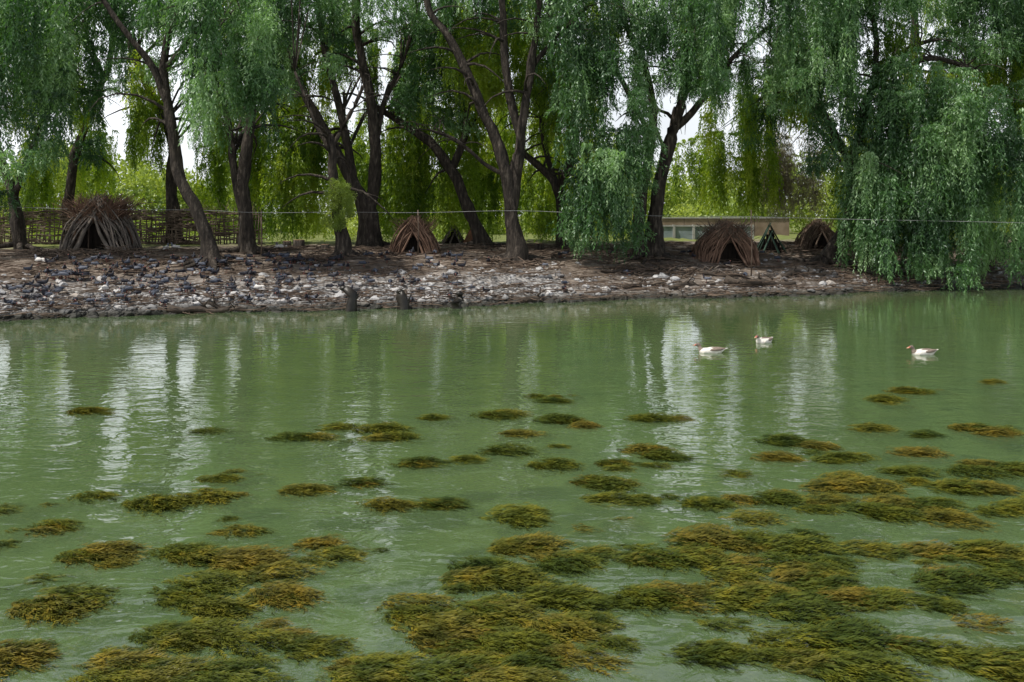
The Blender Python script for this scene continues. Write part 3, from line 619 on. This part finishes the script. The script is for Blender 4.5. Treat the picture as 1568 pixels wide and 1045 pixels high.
def weed(i,n=130):
    B=[];D=[];Wd=[];Ls=[];Ws=[]
    for k in range(n):
        r=.28*math.sqrt(rnd()); a=U(0,6.28); x0=r*math.cos(a)*1.2; y0=r*math.sin(a)
        h=.12*(1-(r/.32)**2)-.04+U(-.05,.03); dirn=math.atan2(y0*.45-.10,x0+.42)+U(-.42,.42); l=U(.22,.46); m=14; ph=U(0,6)
        for j in range(m):
            f=j/m; dirn+=U(-.06,.06)+.08*math.sin(ph+j*.7); px=x0+math.cos(dirn)*l*f; py=y0+math.sin(dirn)*l*f; pz=h+.03*math.sin(f*3.1)-.10*f*f
            for sd in(-1,1):
                dd=dirn+sd*.36; B.append((px,py,pz)); D.append((math.cos(dd),math.sin(dd),U(-.15,.4))); Wd.append((-math.sin(dd),math.cos(dd),U(-.5,.5))); Ls.append(U(.05,.085)*(1.15-.6*f)); Ws.append(U(.008,.014))
    return quads('weed%d'%i,np.array(B),nrm(np.array(D)),nrm(np.array(Wd)),np.array(Ls),np.array(Ws),M_weed)
C_weed=coll_of('weed_tufts',[weed(i) for i in range(8)])
clumps=[(30,780,60),(160,760,70),(70,810,100),(150,850,60),(60,890,80),(100,920,110),(50,1005,130),(200,1038,180),(280,845,70),(360,810,80),(340,850,120),(400,870,120),(300,905,110),(440,905,110),(350,930,120),(280,975,150),(460,990,180),(560,1015,150),(350,1038,150),(660,935,120),(760,930,150),(740,970,170),(800,990,140),(650,1035,200),(800,1035,200),(350,730,60),(330,760,40),(470,750,60),(250,770,30),(565,740,35),(610,770,50),(680,770,50),(540,850,100),(490,830,50),
(470,670,70),(525,655,40),(605,655,70),(600,670,50),(650,710,30),(720,705,30),(765,690,50),(775,635,60),(670,640,30),(140,630,30),(320,660,25),(800,665,40),(860,645,60),(860,685,50),(860,710,45),(850,612,50),(920,735,60),(930,765,50),(1000,690,60),(960,710,60),(1040,700,70),(1000,640,50),
(785,785,80),(830,800,90),(830,840,110),(900,860,140),(750,880,110),(720,890,90),(900,810,70),(1020,768,90),(1090,770,50),(1110,825,120),(1200,760,80),(1130,725,40),(1230,680,80),(1200,700,50),(1290,740,110),(1290,700,90),(1350,775,120),(1260,770,100),(1330,655,50),(1410,665,50),(1500,660,90),(1405,695,50),(1400,600,55),(1355,613,35),(1520,585,30),(1450,780,130),(1530,720,110),(1500,750,100),(1550,780,80),(1240,830,110),(1240,870,150),(950,745,60),(1160,795,70),(1380,720,60),
(960,850,130),(1040,860,140),(1130,870,140),(1340,850,130),(1430,855,130),(1520,850,140),(900,910,150),(1000,910,110),(1100,920,150),(1200,920,150),(1310,900,140),(1400,920,140),(1490,890,110),(1560,880,90),(880,965,120),(1170,970,150),(1280,970,160),(1380,980,140),(1530,960,110),(1480,1000,80),(1220,1020,120),(1330,1025,90),(930,1010,80),(1560,1020,60),(1090,1000,60)]
it=[]
for px,py,w in clumps:
    Y=CAMH*F/(py-330); X=PX(px,Y); Wm=w/F*Y*.5; n=max(2,int((Wm/.23)**2*1.9)); dz=U(-.04,.0)
    if px>850 and py>790: dz=U(-.062,-.008)
    for _ in range(n):
        a=U(0,6.28); r=math.sqrt(rnd())*max(0,Wm-.11)*1.05; s=U(.5,1.02); it.append(((X+math.cos(a)*r-.14,Y+math.sin(a)*r*.95,dz+U(-.035,.012)),(U(-.05,.05),U(-.05,.05),U(-.5,.25)),(s*1.12,s,s)))
    for _ in range(random.choice((0,1,2,3))):
        it.append(((X+U(-1.8,1.8)*Wm,Y+U(-1.6,1.6)*Wm,dz-U(.0,.05)),(0,0,U(-.6,.3)),U(.3,.7)))
scatter('water_weed',it,C_weed); print('weeds',len(it))
# ---------------------------------------------------------------- light, sky, camera
SE=R(61); az=R(-112)
w=bpy.data.worlds.new('World'); scene.world=w; w.use_nodes=True; nt=w.node_tree; bg=nt.nodes['Background']
sk=nt.nodes.new('ShaderNodeTexSky'); sk.sky_type='NISHITA'; sk.sun_disc=False; sk.sun_elevation=SE; sk.sun_rotation=az; sk.dust_density=3; sk.air_density=1.0
tc=nt.nodes.new('ShaderNodeTexCoord'); sx=nt.nodes.new('ShaderNodeSeparateXYZ'); nt.links.new(tc.outputs['Generated'],sx.inputs[0])
rv=ramp(nt,sx.outputs[2],[(0,(.97,)*3),(.35,(.8,)*3),(.6,(.03,)*3)])
cn=nz(nt,2.2,4,'Generated',(1,1,2.5)); cr=ramp(nt,cn,[(.35,(.6,)*3),(.6,(1,)*3)])
fac=mixc(nt,1.0,rv,cr,'MULTIPLY')
skc=mixc(nt,fac,sk.outputs[0],(14.0,14.5,15.2))
nt.links.new(skc,bg.inputs[0]); bg.inputs[1].default_value=.095
sd=Vector((math.sin(az)*math.cos(SE),math.cos(az)*math.cos(SE),math.sin(SE)))
l=bpy.data.lights.new('sun','SUN'); l.energy=5; l.angle=R(.5); l.color=(1,.95,.87); o=link(bpy.data.objects.new('sun',l)); o.rotation_euler=sd.to_track_quat('Z','Y').to_euler()
c=bpy.data.cameras.new('camera'); c.lens=35; c.sensor_width=36; c.shift_y=-192.5/1568; c.clip_end=4000; c.clip_start=.1
co=link(bpy.data.objects.new('camera',c)); co.location=(0,0,CAMH); co.rotation_euler=(R(90),0,0); scene.camera=co
scene.view_settings.view_transform='Standard'; scene.view_settings.look='None'; scene.view_settings.exposure=0
